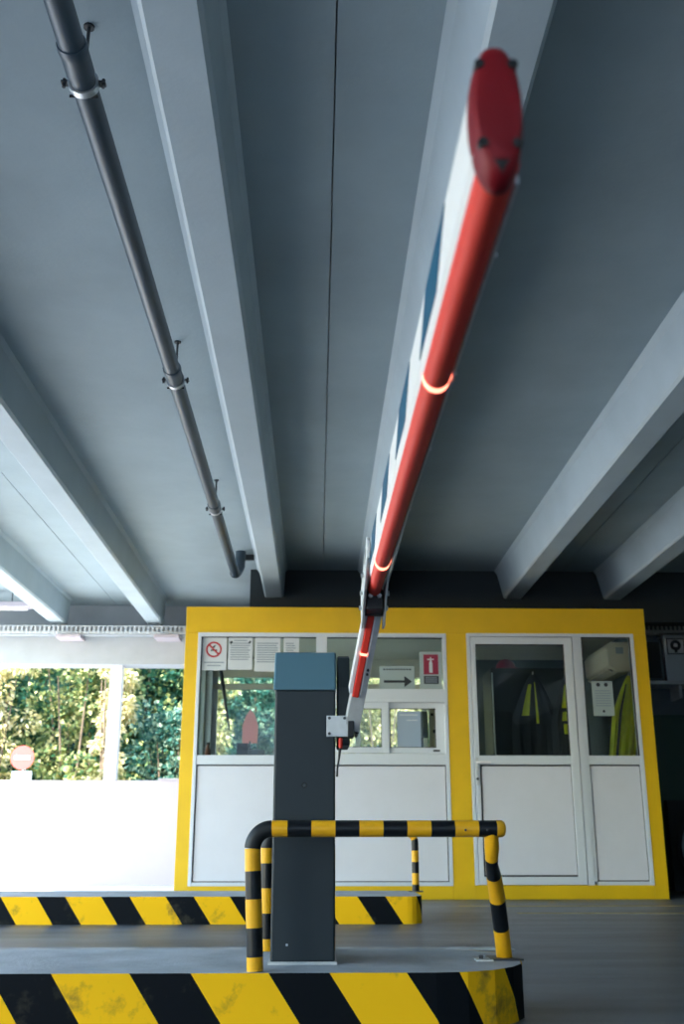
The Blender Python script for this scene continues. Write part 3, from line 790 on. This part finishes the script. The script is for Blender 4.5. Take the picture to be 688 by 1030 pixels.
# sheet on the door side light
YS = YF + 0.0265
e = sheet('notice', 'pale blue notice with two symbols stuck on the side light glass', 'notice', 2.475, 2.665, 1.535, 1.845, M_signglass, YS)
rr = [(2.50, 2.64, 1.62 + 0.022 * k, 1.63 + 0.022 * k) for k in range(7)]
lines(e, 'print', M_print, rr, YS)
mb = MB().cyl((2.535, YS - 0.002, 1.812), 0.018, 0.001, 'y', 14).cyl((2.605, YS - 0.002, 1.812), 0.018, 0.001, 'y', 14).cyl((2.57, YS - 0.002, 1.575), 0.012, 0.001, 'y', 12)
mb.build('symbol', M_ink, e); rebase(e)

# ------------------------------------------------------------------ inside the booth
t = thing('desk', 'grey counter desk along the booth window', 'desk', (0.2, 9.6, 0.06))
box('worktop', M_wallr, t, -1.02, 1.25, 9.30, 9.85, 1.06, 1.10, 0.004)
for xk in (-1.0, 0.1, 1.2): box('desk_leg', M_wallr, t, xk, xk + 0.04, 9.32, 9.83, 0.06, 1.06)
rebase(t)
t = thing('card_terminal', 'small dark card terminal on the desk behind the left window', 'terminal', (-0.66, 9.6, 1.10))
MB().prism([(9.50, 1.10), (9.72, 1.10), (9.72, 1.24), (9.66, 1.325), (9.58, 1.325)], 'x', -0.735, -0.625).build('housing', M_black, t, bevel=0.004)
box('side_tray', M_bolt, t, -0.625, -0.475, 9.52, 9.70, 1.10, 1.262, 0.004)
rebase(t)
t = thing('upright_board', 'pink red upright board shape on the desk inside the window', 'paddle', (-0.63, 9.78, 1.10))  # solid board standing in for a blurred pink shape
pts = []
for k in range(24):
    a = 2 * math.pi * k / 24
    pts.append((-0.627 + 0.082 * math.cos(a), 1.50 + 0.155 * math.sin(a)))
MB().prism([(-0.700, 1.34), (-0.560, 1.34), (-0.552, 1.50), (-0.585, 1.60), (-0.627, 1.655), (-0.668, 1.60), (-0.702, 1.50)], 'y', 9.775, 9.785).build('blade', M_pinkpad, t)
MB().tube([(-0.627, 9.78, 1.10), (-0.627, 9.78, 1.36)], 0.010, 8).build('handle', M_black, t)
rebase(t)
t = thing('desk_lamp_arm', 'thin dark slanting lamp arm inside the left booth window', 'lamp', (-0.80, 9.75, 1.10))
MB().tube([(-0.935, 9.75, 2.10), (-0.90, 9.75, 1.90), (-0.82, 9.75, 1.46)], [0.016, 0.020, 0.008], 10).build('arm', M_black, t, smooth=True)
MB().tube([(-0.935, 9.75, 2.10), (-0.935, 9.75, 2.36)], 0.008, 8).build('drop_rod', M_black, t, smooth=True)
rebase(t)
t = thing('flask', 'small brown flask in the corner of the left booth window', 'flask', (-1.0, 9.45, 1.10))
MB().tube([(-0.985, 9.45, 1.10), (-0.985, 9.45, 1.25), (-0.985, 9.45, 1.28), (-0.985, 9.45, 1.30)], [0.026, 0.026, 0.014, 0.014], 14).build('bottle', M_brown, t, smooth=True)
MB().cyl((-0.985, 9.45, 1.30), 0.016, 0.02, 'z', 12).build('cap', M_black, t)
rebase(t)
t = thing('monitor', 'narrow dark monitor on the desk behind the sliding hatch', 'monitor', (0.98, 9.6, 1.10))
box('screen_back', M_wallr, t, 0.93, 1.035, 9.60, 9.63, 1.38, 1.62, 0.006)
box('stand', M_black, t, 0.965, 0.99, 9.61, 9.63, 1.10, 1.39)
box('foot', M_black, t, 0.91, 1.04, 9.55, 9.70, 1.10, 1.112)
rebase(t)
YH = YF + 0.050
e = sheet('notice', 'plain blue grey sheet behind the sliding hatch glass', 'notice', 0.715, 0.925, 1.262, 1.572, M_bluesheet, YH)
lines(e, 'print', M_paper, [(0.74, 0.90, 1.535, 1.545), (0.80, 0.90, 1.49, 1.498)], YH); rebase(e)
t = thing('key_board', 'cream key box panel beside the monitor behind hatch glass', 'box', (1.12, 9.7, 1.10))
box('panel', M_cream, t, 1.055, 1.14, 9.68, 9.74, 1.10, 1.66, 0.004)
MB().cyl((1.085, 9.676, 1.60), 0.014, 0.006, 'y', 10).build('dial', M_black, t)
box('hook_strip', M_black, t, 1.09, 1.13, 9.67, 9.68, 1.43, 1.46)
rebase(t)
t = thing('locker', 'tall black locker behind the door glass', 'locker', (2.1, 10.3, 0.06))
box('body', M_locker, t, 1.72, 2.55, 10.05, 10.55, 0.06, 2.10, 0.006)
box('door_leaf', M_locker, t, 1.74, 2.12, 10.035, 10.05, 0.12, 2.06, 0.004)
box('door_leaf', M_locker, t, 2.14, 2.53, 10.035, 10.05, 0.12, 2.06, 0.004)
MB().tube([(1.73, 10.03, 0.2), (1.73, 10.03, 2.05)], 0.007, 8).build('edge_trim', M_tray, t)
rebase(t)
t = thing('helmet', 'dark red helmet on top of the black locker', 'helmet', (1.90, 10.2, 2.10))
m = MB(); v = []; f = []; n = 16
for i in range(5):
    a = R(90 * i / 4)
    for k in range(n):
        b_ = 2 * math.pi * k / n
        v.append((1.90 + 0.10 * math.cos(a) * math.cos(b_), 10.2 + 0.13 * math.cos(a) * math.sin(b_), 2.115 + 0.10 * math.sin(a)))
for i in range(4):
    for k in range(n): f.append((i * n + k, i * n + (k + 1) % n, (i + 1) * n + (k + 1) % n, (i + 1) * n + k))
m.add(v, f).build('shell', M_crimson, t, smooth=True)
m = MB().cyl((1.90, 10.2, 2.102), 0.125, 0.014, 'z', 20).build('brim', M_crimson, t)
rebase(t)
def jacket(name, label, x, y, z, w, h, dep, m_main, m_strip, strips, rot=0.0):
    """garment hanging from a hook: shoulders narrow to the hook, folds below"""
    t = thing(name, label, 'jacket', (x, y, z), 'garments hanging inside the booth')
    nx, nz = 14, 12; v = []; f = []
    for s in (0, 1):
        for i in range(nz + 1):
            q = i / nz
            half = w * 0.5 * (0.12 + 0.88 * min(1, (q * 2.2) ** 0.8))
            for k in range(nx + 1):
                p = 2 * k / nx - 1
                fold = 0.022 * math.sin(k * 1.9 + q * 2.3) * q
                bulge = dep * (1 - p * p) * (0.4 + 0.6 * q)
                yy = (-bulge if s == 0 else bulge * 0.6) + fold
                zz = -h * q - (0.02 * math.sin(k * 2.1) if i == nz else 0)
                v.append((half * p, yy, zz))
    K = (nx + 1) * (nz + 1)
    for s in (0, 1):
        for i in range(nz):
            for k in range(nx):
                a = s * K + i * (nx + 1) + k
                f.append((a, a + 1, a + nx + 2, a + nx + 1))
    o = MB().add(v, f).build('cloth', m_main, t, smooth=True)
    for (p0, p1, q0, q1) in strips:
        vv = []; ff = []; cols = 4; rows = 5
        for i in range(rows + 1):
            q = q0 + (q1 - q0) * i / rows
            half = w * 0.5 * (0.12 + 0.88 * min(1, (q * 2.2) ** 0.8))
            for k in range(cols + 1):
                p = p0 + (p1 - p0) * k / cols
                kk = (p + 1) / 2 * nx
                vv.append((half * p, -dep * (1 - p * p) * (0.4 + 0.6 * q) + 0.022 * math.sin(kk * 1.9 + q * 2.3) * q - 0.006, -h * q))
        for i in range(rows):
            for k in range(cols):
                a = i * (cols + 1) + k; ff.append((a, a + 1, a + cols + 2, a + cols + 1))
        MB().add(vv, ff).build('reflective_strip', m_strip, o, smooth=True)
    MB().tube([(0, 0.0, 0.03), (0, 0.0, -0.02)], 0.006, 8).build('hook', M_metal, t)
    t.rotation_euler.z = rot
    return t
jacket('work_jacket', 'dark work jacket with one yellow stripe hanging on the locker', 2.12, 9.96, 2.02, 0.46, 0.95, 0.05, M_navy, M_hiviz, [(-0.62, -0.30, 0.10, 0.42), (0.02, 0.12, 0.08, 0.5)])
jacket('work_jacket', 'dark work jacket with yellow checked edge beside the door stile', 2.42, 9.80, 2.00, 0.36, 0.95, 0.05, M_navy, M_hiviz, [(-0.55, -0.15, 0.10, 0.34), (-0.45, -0.15, 0.38, 0.47), (-0.40, -0.15, 0.50, 0.60)])
v_ = jacket('safety_vest', 'bright yellow safety vest hanging in the side light window', 2.895, 9.40, 1.93, 0.23, 0.80, 0.04, M_hiviz, M_navy, [(-0.5, -0.3, 0.1, 0.95)], R(-12))
v_.rotation_euler.y = R(9)

t = thing('air_conditioner', 'cream wall air conditioner inside the booth top right', 'air conditioner', (2.86, 9.95, 1.95))
MB().prism([(2.93, 1.97), (2.80, 1.97), (2.72, 2.03), (2.715, 2.20), (2.75, 2.25), (2.93, 2.25)], 'y', 9.42, 10.25).build('casing', M_ac, t, bevel=0.01)
box('air_outlet', M_black, t, 2.735, 2.79, 9.47, 10.2, 1.985, 2.0)
MB().prism([(2.72, 1.99), (2.79, 1.955), (2.795, 1.962), (2.725, 2.0)], 'y', 9.48, 10.19).build('louvre', M_ac, t)
box('end_badge', M_print, t, 2.80, 2.87, 9.414, 9.42, 2.14, 2.20)
rebase(t)

# ------------------------------------------------------------------ service corner right of the booth
t = thing('control_box', 'pale metal control box with round black emblem on the right wall', 'control box', (3.95, 11.3, 2.1))
box('casing', M_box, t, 3.88, 4.13, 11.20, 11.5, 2.14, 2.66, 0.006)
box('emblem_plate', M_paper, t, 3.905, 4.105, 11.192, 11.20, 2.44, 2.62)
mb = ring(MB(), 4.005, 2.54, 0.025, 0.06, 11.186, 11.192, 24); mb.box(3.99, 4.02, 11.186, 11.192, 2.46, 2.52)
mb.build('emblem', M_ink, t)
mb = MB().box(3.905, 4.105, 11.188, 11.192, 2.61, 2.62).box(3.905, 4.105, 11.188, 11.192, 2.44, 2.45).box(3.905, 3.915, 11.188, 11.192, 2.45, 2.61).box(4.095, 4.105, 11.188, 11.192, 2.45, 2.61)
mb.build('emblem_border', M_ink, t)
rebase(t)
t = thing('junction_box', 'dark junction box beside the control box on right wall', 'junction box', (3.72, 11.4, 2.1))
box('casing', M_wallr, t, 3.60, 3.86, 11.22, 11.5, 2.14, 2.62, 0.006)
box('cover', M_dark, t, 3.63, 3.83, 11.21, 11.22, 2.18, 2.58, 0.004)
rebase(t)
t = thing('wall_shelf', 'thin grey metal shelf under the control box on right wall', 'shelf', (4.3, 11.3, 2.08))
box('shelf_board', M_tray, t, 3.35, 4.68, 11.12, 11.5, 2.10, 2.135, 0.004)
for xk in (3.5, 4.0, 4.5): box('shelf_bracket', M_tray, t, xk, xk + 0.03, 11.2, 11.5, 1.96, 2.10)
rebase(t)
t = thing('green_cabinet', 'dark green steel cabinet against the right wall', 'cabinet', (3.85, 11.3, 0))
box('body', M_green, t, 3.50, 4.05, 11.0, 11.45, 0.0, 1.75, 0.006)
box('door_leaf', M_green, t, 3.52, 4.03, 10.985, 11.0, 0.05, 1.71, 0.004)
box('handle', M_metal, t, 3.97, 3.99, 10.965, 10.985, 0.9, 1.02)
rebase(t)
t = thing('hose_reel', 'heap of coiled dark hose on the floor right of the booth', 'hose', (3.75, 10.2, 0))
random.seed(3)
for k in range(7):
    p = []
    rr = 0.30 + 0.02 * random.random(); zc = 0.35 + 0.09 * random.random(); xc = 3.80 + 0.10 * random.random(); yc = 10.2 + 0.03 * k
    for j in range(25):
        a = 2 * math.pi * j / 24
        p.append((xc + rr * math.cos(a), yc + 0.03 * math.sin(2 * a), zc + (rr + 0.02) * math.sin(a) + 0.02))
    MB().tube(p, 0.018, 8, cap=False).build('coil', M_black if k % 3 else M_print, t, smooth=True)
box('reel_stand', M_dark, t, 3.50, 4.2, 10.45, 10.55, 0.0, 0.85)
rebase(t)

# ------------------------------------------------------------------ outdoors: bank, road sign, plants
bk = MB().add([(-30, 17.2, -0.3), (30, 17.2, -0.3), (30, 22, 7.5), (-30, 22, 7.5), (-30, 30, 8), (30, 30, 8)], [(0, 1, 2, 3), (3, 2, 5, 4)]).build('ground_bank', M_earth)
struct(bk, 'overgrown earth bank rising behind the shrubs', 'bank')
t = thing('road_sign', 'round red no entry sign with grey plate below among the shrubs', 'road sign', (-3.78, 13.6, -0.02))
MB().tube([(-3.78, 13.62, -0.02), (-3.78, 13.62, 1.60)], 0.025, 10).build('post', M_metal, t)
MB().cyl((-3.80, 13.57, 1.47), 0.15, 0.012, 'y', 28).build('disc', M_pink, t)
box('white_bar', M_white, t, -3.90, -3.70, 13.562, 13.57, 1.445, 1.495)
box('lower_plate', M_print, t, -3.92, -3.66, 13.57, 13.582, 0.95, 1.30, 0.004)
rebase(t)

def plant(name, label, cat, x, y, h, rx, n, leaf, lm, z0=0.25, seed=0, grp='plants outside the open side', dense=1.0, stems=6, droop=False):
    rnd = random.Random(seed)
    t = thing(name, label, cat, (x, y, -0.02), grp)
    v = []; f = []
    cl_ = lambda q, m_: max(-m_, min(m_, q))
    blobs = [(cl_(rnd.gauss(0, rx * 0.45), rx * 0.7), cl_(rnd.gauss(0, rx * 0.35), rx * 0.5), z0 + (h - z0) * rnd.random(), rx * (0.16 + 0.24 * rnd.random())) for _ in range(55)]
    for i in range(n):
        bx_, by_, bz_, br = rnd.choice(blobs)
        d = Vector((rnd.gauss(0, 1), rnd.gauss(0, 1), rnd.gauss(0, 1))).normalized()
        rr = br * (0.75 + 0.35 * rnd.random())
        c = Vector((bx_, by_, bz_)) + d * rr
        if c.z < 0.03: c.z = 0.03 + rnd.random() * 0.3
        L = leaf * (0.6 + 0.8 * rnd.random()); w = L * (0.28 if droop else 0.42)
        ax_ = (d + Vector((rnd.gauss(0, .6), rnd.gauss(0, .6), rnd.gauss(0, .4) - (0.9 if droop else 0.15)))).normalized()
        sd = ax_.cross(Vector((rnd.gauss(0, 1), rnd.gauss(0, 1), rnd.gauss(0, 1)))).normalized()
        up = sd.cross(ax_)
        o = len(v)
        v += [c, c + ax_ * L * 0.45 + sd * w + up * w * 0.3, c + ax_ * L, c + ax_ * L * 0.45 - sd * w + up * w * 0.3]
        f += [(o, o + 1, o + 2), (o, o + 2, o + 3)]
    me = bpy.data.meshes.new('foliage'); me.from_pydata([tuple(q) for q in v], [], f); me.materials.append(lm)
    o = bpy.data.objects.new('foliage', me); C.objects.link(o); o.parent = t
    for k in range(stems):
        a = 2 * math.pi * k / stems; r0 = 0.05; r1 = rx * 0.5
        MB().tube([(r0 * math.cos(a), r0 * math.sin(a), 0), (r1 * 0.5 * math.cos(a), r1 * 0.5 * math.sin(a), h * 0.4), (r1 * math.cos(a), r1 * math.sin(a), h * 0.8)], [0.03, 0.02, 0.008], 6).build('stem', M_trunk, t, smooth=True)
    return t
PL = [
    ('shrub', 'deep green shrub at the far left of the opening', -5.6, 15.2, 3.6, 1.0, 4200, 0.11, 0, False),
    ('climber', 'pale straw coloured trailing climber left of the road sign', -4.55, 14.6, 3.3, 0.55, 3200, 0.10, 2, True),
    ('shrub', 'large green and yellow shrub left of the pillar', -3.55, 15.3, 3.7, 0.95, 5000, 0.11, 1, False),
    ('shrub', 'dark leafy shrub directly left of the white pillar', -2.75, 15.9, 3.8, 0.85, 4600, 0.12, 0, False),
    ('climber', 'straw coloured climber hanging beside the white pillar', -2.78, 14.0, 3.2, 0.32, 2000, 0.09, 2, True),
    ('shrub', 'blue green bush low right of the white pillar', -2.05, 14.7, 2.2, 0.62, 3200, 0.09, 3, False),
    ('shrub', 'mid green shrub rising behind the blue green bush', -1.75, 16.1, 3.9, 0.8, 4600, 0.12, 0, False),
    ('climber', 'yellow climber beside the left yellow booth post', -1.45, 14.2, 3.1, 0.36, 2200, 0.09, 2, True),
    ('shrub', 'teal green shrub seen through the left booth window', -0.75, 15.6, 3.9, 0.85, 4600, 0.11, 3, False),
    ('climber', 'pale yellow climber seen through booth glass beside the cabinet', 0.0, 14.6, 3.2, 0.5, 3000, 0.10, 2, True),
    ('shrub', 'straw yellow shrub seen through the sliding hatch', 0.95, 15.2, 3.4, 0.9, 4200, 0.10, 2, True),
    ('shrub', 'tall dark tree like shrub rising behind the road sign', -4.75, 16.6, 4.2, 0.85, 4600, 0.12, 0, False),
    ('shrub', 'pale green shrub filling the gap behind the far left climber', -6.1, 16.8, 4.2, 0.8, 3600, 0.12, 1, False),
    ('shrub', 'green shrub behind the rear right corner of the booth window', 2.1, 15.8, 3.6, 0.9, 3600, 0.12, 1, False),
]
for i, (nm, lb, x, y, h, rx, n, lf, li, dr_) in enumerate(PL):
    plant(nm, lb, 'plant', x, y, h, rx, int(n * 2.4), lf * 0.72, M_leaf[li], seed=40 + i, droop=dr_)
